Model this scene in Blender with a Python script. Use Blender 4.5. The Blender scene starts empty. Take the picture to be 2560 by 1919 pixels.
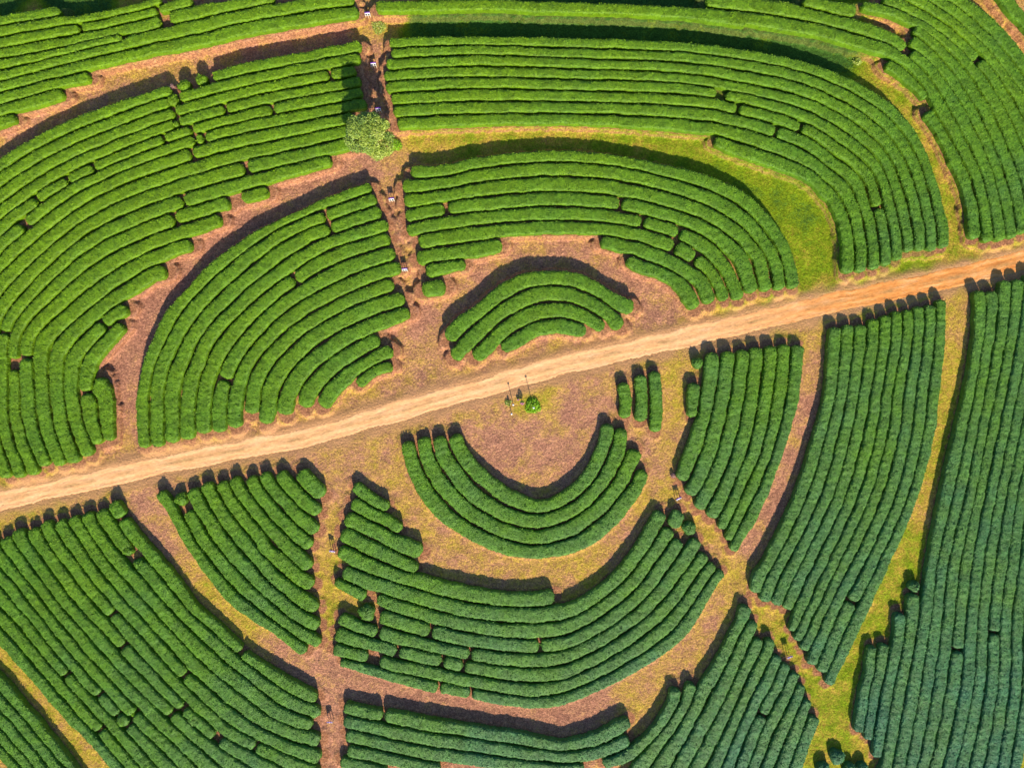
import bpy, math, random, re
import numpy as np
random.seed(7); RNG = np.random.default_rng(11)
S = 18.0            # photo pixels per metre on the ground
H = 94.8            # drone height in metres
SUN_EL = math.radians(32.0)
SUN_DIR = np.array([math.sin(math.radians(13.4)), -math.cos(math.radians(13.4))])  # towards the sun
scene = bpy.context.scene
COL = scene.collection

# ------------------------------------------------------------------ survey sheets -> metres
SHEET = {}
for j, (row, y) in enumerate((('ABCD', 0), ('EFGH', 450), ('IJKL', 900), ('MNOP', 1366))):
    for i, ch in enumerate(row):
        SHEET[ch] = ((0, 600, 1200, 1823)[i], y, 2210 / 737.0)
SHEET['O'] = (1200, 1366, 1.7218); SHEET['P'] = (1823, 1366, 1.7218); SHEET['Z'] = (0, 0, 0.8640)

def toks(s):
    out = []; ch = None
    for t in s.split():
        m = re.match(r'(?:(\d+):)?([A-Z])?(-?[\d.]+),(-?[\d.]+)$', t)
        if m.group(2): ch = m.group(2)
        ox, oy, k = SHEET[ch]
        out.append((int(m.group(1)) if m.group(1) else None,
                    np.array([ox + float(m.group(3)) / k, oy + float(m.group(4)) / k])))
    return out

def world(p, z=0.0):
    f = (H - z) / H / S
    return np.array([(p[0] - 1280.0) * f, (959.5 - p[1]) * f])

HT = 1.0
def W(s, z=HT): return [world(p, z) for _, p in toks(s)]
def W1(s, z=0.0): return world(toks(s)[0][1], z)

def spline(P, step=0.25):
    P = [np.asarray(p, float) for p in P]
    Q = [P[0]]
    for p in P[1:]:
        if np.linalg.norm(p - Q[-1]) > 0.3: Q.append(p)
    P = Q
    if len(P) < 2: return np.array(P + [P[0] + 0.1])
    P = [2 * P[0] - P[1]] + P + [2 * P[-1] - P[-2]]
    out = []
    for i in range(1, len(P) - 2):
        p0, p1, p2, p3 = P[i - 1:i + 3]
        t0 = 0.0; t1 = t0 + max(np.linalg.norm(p1 - p0), 1e-3) ** .5
        t2 = t1 + max(np.linalg.norm(p2 - p1), 1e-3) ** .5; t3 = t2 + max(np.linalg.norm(p3 - p2), 1e-3) ** .5
        n = max(2, int(np.linalg.norm(p2 - p1) / 0.25))
        for t in np.linspace(t1, t2, n, endpoint=False):
            A1 = (t1 - t) / (t1 - t0) * p0 + (t - t0) / (t1 - t0) * p1
            A2 = (t2 - t) / (t2 - t1) * p1 + (t - t1) / (t2 - t1) * p2
            A3 = (t3 - t) / (t3 - t2) * p2 + (t - t2) / (t3 - t2) * p3
            B1 = (t2 - t) / (t2 - t0) * A1 + (t - t0) / (t2 - t0) * A2
            B2 = (t3 - t) / (t3 - t1) * A2 + (t - t1) / (t3 - t1) * A3
            out.append((t2 - t) / (t2 - t1) * B1 + (t - t1) / (t2 - t1) * B2)
    out.append(P[-2])
    return resample(np.array(out), step)

def resample(a, step):
    d = np.r_[0, np.cumsum(np.linalg.norm(np.diff(a, axis=0), axis=1))]
    n = max(2, int(round(d[-1] / step)) + 1)
    t = np.linspace(0, d[-1], n)
    return np.c_[np.interp(t, d, a[:, 0]), np.interp(t, d, a[:, 1])]

def smooth(v, n):
    if len(v) < 4: return v
    n = min(n, len(v) // 2)
    k = np.ones(2 * n + 1) / (2 * n + 1)
    return np.convolve(np.pad(v, n, mode='edge'), k, mode='valid')

def trim(c, pt, at_end):
    if at_end: c = c[::-1]
    d = np.linalg.norm(c - pt, axis=1); k = int(d.argmin())
    if k > 0: c = c[k:]
    elif d[0] > 0.4: c = resample(np.vstack([[pt], c]), 0.25)
    return c[::-1] if at_end else c

# each block: rows -> list of centre lines; HEDGES collects dicts
HEDGES = []
ORD = ['first', 'second', 'third', 'fourth', 'fifth', 'sixth', 'seventh', 'eighth', 'ninth', 'tenth', 'eleventh',
       'twelfth', 'thirteenth', 'fourteenth', 'fifteenth', 'sixteenth', 'seventeenth', 'eighteenth']

def add_rows(rows, ref, desc, group, breaks='', gap=0.30, hmax=1.02):
    """rows: {index: centre line}; breaks: 'B12,34/20 ...' (place / width in sheet units)"""
    pieces = {k: [v] for k, v in rows.items()}
    for b in breaks.split():
        pt, w = b.split('/')
        ch = re.match('[A-Z]', pt).group(0); w = float(w) / SHEET[ch][2] / S
        p = world(toks(pt)[0][1], HT)
        best = None
        for k, L in pieces.items():
            for n, c in enumerate(L):
                d = np.linalg.norm(c - p, axis=1); m = int(d.argmin())
                if best is None or d[m] < best[0]: best = (d[m], k, n, m)
        _, k, n, m = best
        c = pieces[k][n]; cut = max(1, int(round((w - 0.30) / 0.25))); a = cut // 2
        new = [c[:m - a + 1], c[m + cut - a:]]
        pieces[k][n:n + 1] = [q for q in new if len(q) >= 5]
    names = sorted(pieces)
    for r, k in enumerate(names):
        L = pieces[k]
        n = len(L)
        allp = np.vstack(L); ext = allp.max(0) - allp.min(0)
        hor = ext[0] > ext[1]
        if n > 1:
            key = (lambda c: c.mean(0)[0]) if hor else (lambda c: -c.mean(0)[1])
            L = sorted(L, key=key)
        for q, c in enumerate(L):
            if n == 1: pre = ''
            elif n == 2: pre = (('left', 'right') if hor else ('upper', 'lower'))[q] + ' piece of '
            else:
                nm = ['leftmost' if hor else 'topmost'] + ORD[1:n - 1] + ['rightmost' if hor else 'lowest']
                pre = nm[q] + ' piece of '
            HEDGES.append(dict(c=c, row=(group, k), label='%s%s tea hedge from %s, %s' % (pre, ORD[r], ref, desc),
                               group=group, gap=gap, hmax=hmax))

def fan(T, ref, desc, group, breaks='', starts='', ends='', **kw):
    tr = []
    for s in T:
        q = toks(s); idx = [a for a, _ in q]; P = np.array([world(p, HT) for _, p in q])
        o = np.argsort(idx); tr.append((np.array(idx)[o], P[o]))
    allidx = sorted({i for a, _ in tr for i in range(a[0], a[-1] + 1)})
    rows = {}
    st = {a: world(p, HT) for a, p in toks(starts)}; en = {a: world(p, HT) for a, p in toks(ends)}
    for i in allidx:
        pts = [np.array([np.interp(i, a, P[:, 0]), np.interp(i, a, P[:, 1])]) for a, P in tr if a[0] <= i <= a[-1]]
        if len(pts) < 2: continue
        c = spline(pts)
        if i in st: c = trim(c, st[i], False)
        if i in en: c = trim(c, en[i], True)
        rows[i] = c
    add_rows(rows, ref, desc, group, breaks, **kw)

def from_lines(lines, first, ref, desc, group, breaks='', starts='', ends='', **kw):
    """rows lie between neighbouring furrow lines"""
    L = [spline(W(s)) for s in lines]
    rows = {}
    st = {a: world(p, HT) for a, p in toks(starts)}; en = {a: world(p, HT) for a, p in toks(ends)}
    for n in range(len(L) - 1):
        a, b = L[n], L[n + 1]
        D = np.linalg.norm(a[:, None] - b[None], axis=2)
        j = D.argmin(1)
        ok = D[np.arange(len(a)), j] < 3.0
        c = ((a + b[j]) / 2)[ok]
        if len(c) < 4: continue
        c = np.c_[smooth(c[:, 0], 4), smooth(c[:, 1], 4)]
        c = resample(c, 0.25)
        i = first + n
        if i in st: c = trim(c, st[i], False)
        if i in en: c = trim(c, en[i], True)
        rows[i] = c
    add_rows(rows, ref, desc, group, breaks, **kw)

def paths(rows, ref, desc, group, breaks='', **kw):
    add_rows({i + 1: spline(W(s)) for i, s in enumerate(rows)}, ref, desc, group, breaks, **kw)

def single(s, label, group=None, hmax=0.95, gap=0.3):
    HEDGES.append(dict(c=spline(W(s)), row=(label, 0), label=label, group=group, gap=gap, hmax=hmax))

#DATA#
# ------------------------------------------------------------------ blocks above the road
fan(['1:B1115,315 2:B1130,398 3:B1095,478 4:B1075,565 5:B1088,650 6:B1130,740 7:B1145,832 8:B1175,925',
     '1:B1700,298 2:1700,370 3:1700,450 4:1700,533 5:1700,615 6:1700,708 7:1700,805 8:1700,900',
     '1:C700,315 2:700,395 3:700,472 4:700,550 5:700,632 6:700,717 7:700,805 8:700,892',
     '1:C1500,345 2:1500,425 3:1500,505 4:1500,580 5:1500,660 6:1500,745 7:1500,835 8:1500,937',
     '1:D0,385 2:0,468 3:0,553 4:0,640 5:0,712 6:0,795 7:0,885 8:0,985 9:0,1092',
     '1:D632,515 3:610,690 5:590,878 7:565,1055 9:540,1287',
     '1:D1195,803 9:D640,1348',
     '1:D1430,1110 2:1348,1140 3:1255,1170 4:1172,1205 5:1110,1250 6:1033,1300 7:945,1345 8:843,1390 9:735,1440',
     '1:D1565,1500 2:1475,1500 3:1380,1500 4:1285,1500 5:1192,1500 6:1107,1500 7:1015,1500 8:905,1500 9:790,1500',
     '1:H1615,400 2:1520,400 3:1430,400 4:1340,400 5:1250,400 6:1165,400 7:1075,400 8:985,400 9:880,400',
     '1:H1615,505 2:1528,528 3:1440,528 4:1350,535 5:1270,600 6:1185,640 7:1095,668 8:1000,690 9:895,698'],
    'the top', 'sweeping block right of the tree', 'tea rows sweeping right from the tree',
    'C1810,700/80 C1940,800/30 D355,965/36 D540,922/12 D1125,1548/12', starts='9:C1760,1050')
fan(['1:B1275,1285 2:B1215,1390 3:B1228,1512 4:B1238,1620 5:F1245,375 6:F1335,460',
     '1:B1500,1277 2:1500,1375 3:1500,1467 4:1450,1578 5:F1500,322 6:F1500,432',
     '1:C0,1213 2:0,1308 3:0,1420 4:0,1530 5:G0,285 6:0,388',
     '1:C600,1165 2:600,1258 3:600,1378 4:G600,140 5:600,245 6:600,355',
     '1:C1200,1230 2:1200,1325 3:G1200,95 4:1200,205 5:1200,310 6:1200,402 7:1180,520 8:1180,640',
     '1:G1960,128 2:1885,222 3:1800,302 4:1720,382 5:1640,460 6:1550,545 7:1450,625 8:1390,712',
     '1:H420,520 2:320,550 3:212,560 4:90,590 5:G1850,690 6:1760,710 7:1650,745 8:1520,810',
     '1:H490,810 2:385,822 3:290,830 4:172,845 5:G1945,895 6:1845,900 7:1735,920 8:1620,960'],
    'the outside', 'inner arc block right of the footpath', 'tea rows of the inner arc block',
    'F1548,198/45 G1045,160/12 G1210,300/12 G1485,385/24 G1445,505/8 G1610,575/30', starts='7:G905,460 8:G1105,590')
paths(['F1320,590 1500,560 1700,535 1965,485', 'F1390,680 1550,650 1690,630', 'F1362,825 1440,810 1538,790'],
      'the top', 'stubs between footpath and dirt clearing', 'short tea rows beside the dirt clearing')
paths(['F1555,1195 1640,1095 1800,970 1950,848 2060,785 2143,752 G560,727 750,757 900,830 1060,930 1155,955',
       'F1595,1335 1700,1225 1850,1075 2000,965 G400,865 600,850 800,905 950,1000 1065,1100',
       'F1755,1335 1900,1210 G200,1102 400,1000 560,970 700,985 820,1040 930,1110',
       'G168,1272 300,1185 450,1112 600,1095 720,1120 798,1135'],
      'the top', 'oval mound above the road', 'tea rows of the oval mound')
fan(['1:B905,335 2:B900,430 3:B865,520 4:B905,605 5:B915,685 6:B945,770 7:B850,870 8:B820,970 9:B825,1075 10:B682,1200',
     '1:B300,455 2:300,545 3:300,630 4:300,712 5:300,800 6:300,892 7:300,990 8:300,1090 9:300,1195 10:300,1300',
     '1:B0,515 2:0,610 3:0,695 4:0,783 5:0,868 6:0,955 7:0,1050 8:0,1152 9:0,1265 10:0,1382',
     '1:A1300,660 2:1300,745 3:1300,838 4:1300,928 5:1330,1002 6:1300,1090 7:1300,1190 8:1300,1300 9:1300,1412 10:1300,1525 '
     '11:E1300,285 12:1300,408 13:1300,520',
     '1:A550,927 2:595,1010 3:635,1090 4:680,1170 5:720,1240 6:760,1305 7:810,1375 8:860,1460 9:910,1560 10:E960,305 '
     '11:1010,405 12:1060,500 13:1100,598 14:1140,705',
     '1:A280,1058 2:320,1138 3:350,1230 4:390,1315 5:425,1390 6:460,1460 7:500,1550 8:E555,287 9:608,370 10:652,465 '
     '11:702,555 12:752,665 13:800,785 14:850,890 15:850,1010 16:885,1115',
     '1:A0,1225 2:0,1335 3:0,1460 4:E0,230 5:0,355 6:0,485 7:0,612 8:0,770',
     '9:E130,800 12:E385,965 14:550,1140 16:740,1270',
     '1:A-150,1330 2:-150,1450 3:-150,1580 4:E-150,360 5:-150,500 6:-140,640 7:-130,780 8:-130,950',
     '9:E0,975 10:45,1100 11:115,1140 12:200,1170 13:310,1220 14:430,1300 15:545,1340 16:665,1370',
     '9:I-80,-200 10:I15,200 11:85,200 12:195,200 13:305,200 14:412,200 15:525,200 16:635,200',
     '9:I-70,500 10:20,500 11:115,500 12:222,500 13:337,500 14:455,500 15:572,500 16:690,500',
     '9:I40,885 10:150,880 11:250,862 12:330,795 13:445,792 14:555,772 15:658,718 16:735,628'],
    'the top', 'great left fan block above the road', 'tea rows of the great left fan',
    'A1435,620/340 A1300,740/100 A1316,838/8 A1320,920/60 A1700,825/12 A1440,975/14 A1235,1030/10 A705,1245/8 A500,1340/30 '
    'A1475,1075/12 A1532,1042/10 A1430,1145/8 A1860,1285/12 B672,540/20 E170,315/60 E1372,150/12 E1305,290/12 E775,1070/14 '
    'E100,1375/100 E40,1135/8 E235,1325/12 I632,240/10 A275,1490/8 B240,785/6 B55,1290/12',
    starts='11:E1715,165 12:E1650,290 13:E1430,480 14:E1235,680 15:E945,960 16:E912,1085')
single('E755,1480 740,1600 I765,200 795,450 815,605', 'short tea hedge squeezed between the great left fan and the pale dirt path')
single('B5,1480 100,1455 205,1430', 'oval tea bush row standing alone above the brown path left of the tree')
single('E1775,145 1900,115 2005,75', 'oval low tea hedge at the rim of the brown path, upper left fan') if False else None
paths(['B978,45 F978,45'] if False else
      ['F980,45 850,90 700,145 500,228 250,345 100,430 E1800,500 1610,650 1430,830 1270,1020 1180,1200 1100,1400 1065,1600 I1060,300 1070,660',
       'F1015,125 900,165 700,235 500,305 300,400 200,470 E1800,625 1600,800 1420,990 1300,1200 1190,1430 1165,1600 I1165,300 1170,652',
       'F1055,235 880,290 680,365 500,430 300,545 100,700 E1800,785 1620,960 1436,1190 1338,1400 1285,1600 I1285,300 1285,622',
       'F1105,325 900,390 700,450 500,550 300,690 100,835 E1800,928 1650,1070 1550,1200 1480,1360 1430,1500 1405,1620 I1405,300 1395,598',
       'F1122,435 900,500 650,590 440,720 350,780 200,900 E1800,1085 1680,1220 1600,1380 1550,1520 I1525,300 1520,552',
       'F1158,540 1000,582 800,655 600,755 400,870 200,1030 E1800,1280 1720,1400 1665,1540 I1645,300 1630,542',
       'F1200,645 1000,718 800,800 600,895 400,1015 200,1190 E1850,1370 I1800,150 1762,300 1755,508',
       'F1148,775 1000,815 800,905 600,1015 400,1145 250,1290 130,1450 I1885,300 1872,402',
       'F1232,880 1000,950 800,1030 600,1140 450,1260 300,1430 220,1600 J215,300 185,478',
       'F1268,985 1100,1048 900,1130 700,1240 530,1370 400,1520 J345,290 330,410',
       'F1040,1190 900,1258 750,1350 600,1480 510,1600 J480,355',
       'F1140,1275 1000,1342 850,1440 700,1560 J650,290 605,345',
       'F1138,1390 1000,1440 878,1535'],
      'the left', 'nested arc block left of the footpath', 'tea rows of the nested left arcs',
      'F637,225/14 F685,362/34 F402,728/16 I1690,140/6')
paths(['B885,78 600,122 300,172 0,228 A1500,298 1200,355 800,445 400,545 0,645 -150,680',
       'B850,-12 600,12 300,60 0,108 A1500,190 1200,260 900,335 600,405 300,482 0,560 -150,590',
       'A905,280 700,320 500,370 300,425 0,475 -150,505',
       'A1197,148 1100,170 900,222 700,268 500,312 300,345 0,400 -150,425',
       'A1430,-10 1300,30 1190,68 1000,112 800,160 600,200 300,255 0,315 -150,345',
       'A1200,0 1100,30 900,80 700,120 500,150 300,180 0,228 -150,255',
       'A440,75 200,112 0,150 -150,175'],
      'the brown band', 'top left outer block', 'tea rows of the top left block', 'A598,198/14 A1185,72/10')
paths(['A662,572 500,600 300,645 0,735 -150,775', 'A465,700 300,745 0,825 -150,865', 'A105,880 0,912 -150,965'],
      'the top', 'stubs beside the brown band, left edge', 'short tea rows beside the brown band')
single('A1262,125 1500,75 1700,42 1900,0 2050,-30', 'tea hedge cut off by the top edge, left of the uppermost sign')
paths(['B1015,50 1500,42 1900,32 C400,50 800,60 1200,75 1600,100 2000,150 D0,120 400,180 700,235 1000,318 1200,385 1350,475 1450,580 1540,720 1620,880 '
       '1700,1020 1780,1150 1850,1300 1905,1500 H1935,300 1940,465',
       'C1700,-10 1850,10 2200,50 D300,45 600,100 900,180 1100,235 1250,300 1330,350',
       'D560,0 700,28 850,60 960,78'],
      'the green band', 'long rows along the top edge', 'tea rows along the top edge')
paths(['D1185,470 1300,545 1400,630 1480,735',
       'D1492,830 1600,1000 1700,1200 1790,1400 1825,1560 H1850,440',
       'D1370,390 1500,500 1640,680 1760,880 1850,1080 1940,1300 1990,1500 H2020,300 2035,455',
       'D1370,290 1500,400 1640,560 1740,700 1850,880 1950,1100 2030,1300 2080,1500 H2110,300 2130,435',
       'D1400,200 1550,320 1720,510 1850,710 1960,920 2060,1150 2130,1350 2170,1500 H2195,300 2210,400',
       'D1000,30 1250,100 1420,180 1600,300 1790,470 1920,640 2040,840 2140,1080 2220,1280 2280,1500 H2300,300 2310,400',
       'D1160,-10 1400,80 1600,200 1800,370 1950,540 2080,740 2200,970 2300,1200 2360,1500 H2395,400',
       'D1390,-10 1600,110 1800,270 1960,430 2110,630 2230,820 2350,1080 2450,1500',
       'D1560,-10 1760,140 1940,310 2090,480 2230,660 2400,1000',
       'D1700,-20 1860,90 2020,240 2140,380 2260,540'],
      'the orange bank', 'tall block filling the right edge', 'tea rows on the upper right edge',
      'D1885,440/44', gap=0.2)
single('D2090,-10 2150,70 2240,170', 'dark tea hedge in the top right corner beyond the track')
# ------------------------------------------------------------------ blocks below the road, right half
paths(['G1752,1290 K1745,0 1710,250 1652,500 1580,720 1505,900',
       'G1862,1280 K1860,0 1830,250 1775,500 1700,750 1620,920 1565,1010',
       'G1970,1268 K1970,0 1935,250 1890,500 1830,720 1730,950 1640,1118',
       'H205,1250 L206,0 171,300 121,550 41,800 K1820,1010 1728,1182',
       'H310,1240 L310,0 280,250 245,470 198,680 98,900 K1880,1130 1810,1270',
       'H415,1228 L412,0 380,260 350,450 300,640 235,830 140,1020 60,1170 -14,1350',
       'H525,1235 L512,0 482,290 440,470 375,690 300,890 210,1100 120,1270 25,1430'],
      'the left', 'seven row block below the road', 'tea rows of the seven row block', gap=0.24)
fan(['1:H800,1100 2:900,1080 3:992,1080 4:1092,1035 5:1178,1010 6:1262,978 7:1345,968 8:1432,943 9:1517,930 10:1592,893',
     '1:H790,1200 2:890,1200 3:985,1200 4:1082,1200 5:1172,1200 6:1257,1200 7:1340,1200 8:1420,1200 9:1502,1200 10:1587,1200',
     '1:H755,1600 2:848,1600 3:932,1600 4:1022,1600 5:1110,1600 6:1190,1600 7:1272,1600 8:1360,1600 9:1450,1600 10:1540,1600',
     '1:L695,500 2:790,500 3:885,500 4:978,500 5:1072,500 6:1160,500 7:1247,500 8:1332,500 9:1422,500 10:1515,500',
     '1:L540,1000 2:648,1000 3:742,1000 4:838,1000 5:935,1000 6:1022,1000 7:1112,1000 8:1208,1000 9:1308,1000 10:1392,1000',
     '1:L300,1500 2:405,1500 3:505,1500 4:605,1500 5:705,1500 6:795,1500 7:885,1500 8:982,1500 9:1085,1500 10:1180,1500',
     '1:P125,139 2:189,139 3:247,139 4:308,139 5:366,139 6:417,139 7:466,139 8:521,139 9:582,139 10:640,139',
     '5:P312,270 6:352,280 7:400,278 8:450,272 9:500,300 10:560,310',
     '1:P110,200 2:150,240 3:205,255 4:245,270 5:265,365 6:290,405 7:322,450 8:350,510 9:397,543 10:428,597'],
    'the left', 'ten row block between two paths', 'tea rows of the ten row block',
    'P515,225/6', gap=0.2)
fan(['1:H1872,825 2:1967,828 3:2080,748 4:2175,740 5:2270,700 10:2700,560',
     '1:H1885,1000 2:1975,1000 3:2065,1000 4:2152,1000 5:2238,1000 10:2670,1000',
     '1:H1820,1500 2:1900,1500 3:1985,1500 4:2068,1500 5:2145,1500 10:2560,1500',
     '1:L1745,500 2:1835,500 3:1910,500 4:1992,500 5:2072,500 6:2155,500 10:2490,500',
     '1:L1635,1000 2:1738,1000 3:1815,1000 4:1890,1000 5:1970,1000 6:2050,1000 7:2130,1000 8:2210,1000 10:2370,1000',
     '1:P878,58 2:925,58 3:976,58 4:1027,58 5:1078,58 6:1126,58 7:1178,58 8:1231,58 10:1330,58',
     '1:P847,300 2:897,300 3:950,300 4:1000,300 5:1050,300 6:1100,300 7:1147,300 8:1198,300 9:1248,300 10:1298,300',
     '1:P798,600 2:855,600 3:910,600 4:968,600 5:1028,600 6:1083,600 7:1133,600 8:1185,600 9:1238,600 10:1290,600',
     '1:P735,930 2:792,930 3:845,930 4:898,930 5:955,930 6:1012,930 7:1072,930 8:1132,930 9:1188,930 10:1240,930',
     '1:P712,1010 2:770,1010 3:822,1010 4:875,1010 5:932,1010 6:990,1010 7:1050,1010 8:1110,1010 9:1168,1010 10:1220,1010'],
    'the left', 'long straight block, lower right edge', 'long tea rows of the lower right edge',
    'P990,443/8 P1120,370/6', gap=0.18)
paths(['P797,205 795,300 740,600 680,930 655,1010', 'P737,288 732,400 688,600 650,800 640,912', 'P668,420 655,520 632,620 602,838', 'P622,430 605,540 582,640 558,803'],
      'the right', 'stepped stubs at the grassy wedge', 'stepped short tea rows', gap=0.2)
paths(['O838,612 835,660 785,750 720,830 630,900 530,940', 'O918,592 885,680 830,775 740,880 670,980',
       'O1150,255 1130,310 1085,400 1030,510 950,645 880,780 790,930 760,985', 'O1183,322 1130,425 1085,530 1005,690 925,840 850,980',
       'O1206,398 1150,520 1070,700 985,860 920,985', 'P182,398 160,470 110,560 40,720 O1050,870 995,985',
       'P213,470 172,565 100,700 30,860 O1055,990', 'P250,505 210,600 158,700 90,850 45,985',
       'P290,543 243,650 192,745 147,850 100,985', 'P318,595 278,700 228,800 168,945 150,990', 'P342,658 305,750 268,850 228,950 212,990',
       'P372,732 328,850 293,950 280,990'],
      'the left', 'fan block at the bottom centre', 'tea rows of the bottom fan', 'P150,722/16', gap=0.24)
paths(['N775,1205 900,1238 1100,1275 1300,1312 1500,1350 1800,1395 O230,838 330,856 430,848 530,815 645,752',
       'N770,1312 1000,1360 1300,1430 1700,1485 O230,897 400,908 550,880 645,835',
       'N785,1418 1000,1465 1300,1535 1700,1595 O230,950 350,962 450,957',
       'N800,1530 1000,1572 1300,1635 1500,1680', 'N745,1622 900,1650 1100,1700'],
      'the top', 'flat rows at the bottom centre', 'flat tea rows at the bottom', 'N1066,1262/18')
# arcs round the lower clearing
fan(['1:N760,205 2:1022,392 3:1045,520 4:1040,650 5:1190,792 6:1042,870 7:745,868',
     '1:N1200,350 2:1300,480 3:1250,590 4:1300,718 5:1480,848 6:1300,925 7:1300,1022',
     '1:N1700,480 2:1700,590 3:1700,702 4:1700,805 5:1700,905 6:1700,1008 7:1700,1100',
     '1:N2200,515 2:2200,640 3:2200,750 4:2200,855 5:2200,967 6:2200,1080 7:2200,1175',
     '1:O400,268 2:O400,340 3:400,402 4:400,465 5:400,528 6:400,590 7:400,645',
     '1:O595,132 2:630,183 3:670,228 4:712,268 5:755,310 6:795,352 7:840,395',
     '1:K1210,1400 2:K1330,1430 3:K1430,1440 4:K1560,1470 5:O940,80 6:O985,105 7:O1025,130',
     '1:K1370,1140 2:K1505,1135 3:K1500,1350 4:K1640,1345 5:K1690,1450 6:K1760,1530 7:K1830,1590'],
    'the top', 'wide bowl of rows below clearing', 'tea rows of the wide bowl',
    'N1418,650/14 N1715,820/10 N1508,860/10 N1665,888/8 N1480,1065/8 N1725,1100/8 O252,412/6 K1480,1290/6', gap=0.26)
paths(['J850,935 970,1030 1115,1105', 'J835,1060 950,1130 1090,1200 1210,1268', 'J785,1175 1000,1270 1200,1375 1362,1445',
       'J750,1300 950,1400 1150,1500 1330,1575',
       'J735,1420 N900,110 1100,185 1300,245 1600,330 1900,385 O230,228 320,215'],
      'the top', 'stubs below clearing right of footpath', 'tea rows stepping down from the clearing')
paths(['N705,262 820,320 938,385', 'N740,535 880,600 1022,658', 'N712,652 900,705 1172,788', 'N692,775 830,818 955,842'],
      'the top', 'short pieces on the footpath edge', 'short tea pieces on the footpath edge')
paths(['J1600,560 1680,720 1790,850 1920,960 2060,1040 K420,1095 600,1052 790,900 890,730 945,580 958,478',
       'J1485,572 1540,745 1625,865 1720,980 1850,1082 2000,1168 K420,1205 640,1150 850,1000 980,800 1045,630 1070,512',
       'J1368,578 1410,760 1520,940 1650,1088 1800,1192 2000,1280 K400,1330 640,1280 850,1140 1000,985 1110,830 1170,672',
       'J1253,610 1285,760 1350,920 1460,1080 1600,1210 1800,1330 2000,1410 K400,1442 700,1390 900,1270 1060,1110 1180,940 1228,825'],
      'the clearing', 'four nested bowls', 'four bowl shaped tea rows')
paths(['K1075,168 1092,300 1085,435', 'K1205,110 1215,280 1208,462', 'K1310,82 1325,300 1318,540'],
      'the left', 'three short upright rows below road', 'three short upright tea rows', hmax=0.78)
single('K1612,170 1598,290 1588,428', 'short upright tea hedge at the left corner of the seven row block', hmax=0.85)
# ------------------------------------------------------------------ blocks below the road, left half
paths(['J440,835 510,915 620,1018', 'J288,840 365,950 470,1060 590,1150', 'J168,845 240,960 350,1080 460,1190 575,1285',
       'J68,872 130,985 240,1130 350,1250 450,1340 528,1402', 'I1745,878 1815,1010 J135,1160 285,1320 420,1450 530,1555',
       'I1645,912 1705,1030 1820,1180 1945,1340 N180,20 300,120 430,230 545,292',
       'I1530,920 1605,1050 1710,1220 1830,1370 1975,1530 N200,180 350,310 480,410 580,468',
       'I1425,968 1490,1080 1590,1250 1700,1400 1840,1560 N150,275 300,418 450,530 588,600',
       'I1390,1140 1435,1200 1510,1340 1600,1460 1715,1600 N150,420 300,542 450,650 595,735',
       'I1190,985 1283,1120 1355,1260 1450,1420 1585,1600 M1740,390 N100,510 300,652 420,740 490,792'],
      'the right', 'block left of footpath below road', 'tea rows left of the lower footpath')
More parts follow.
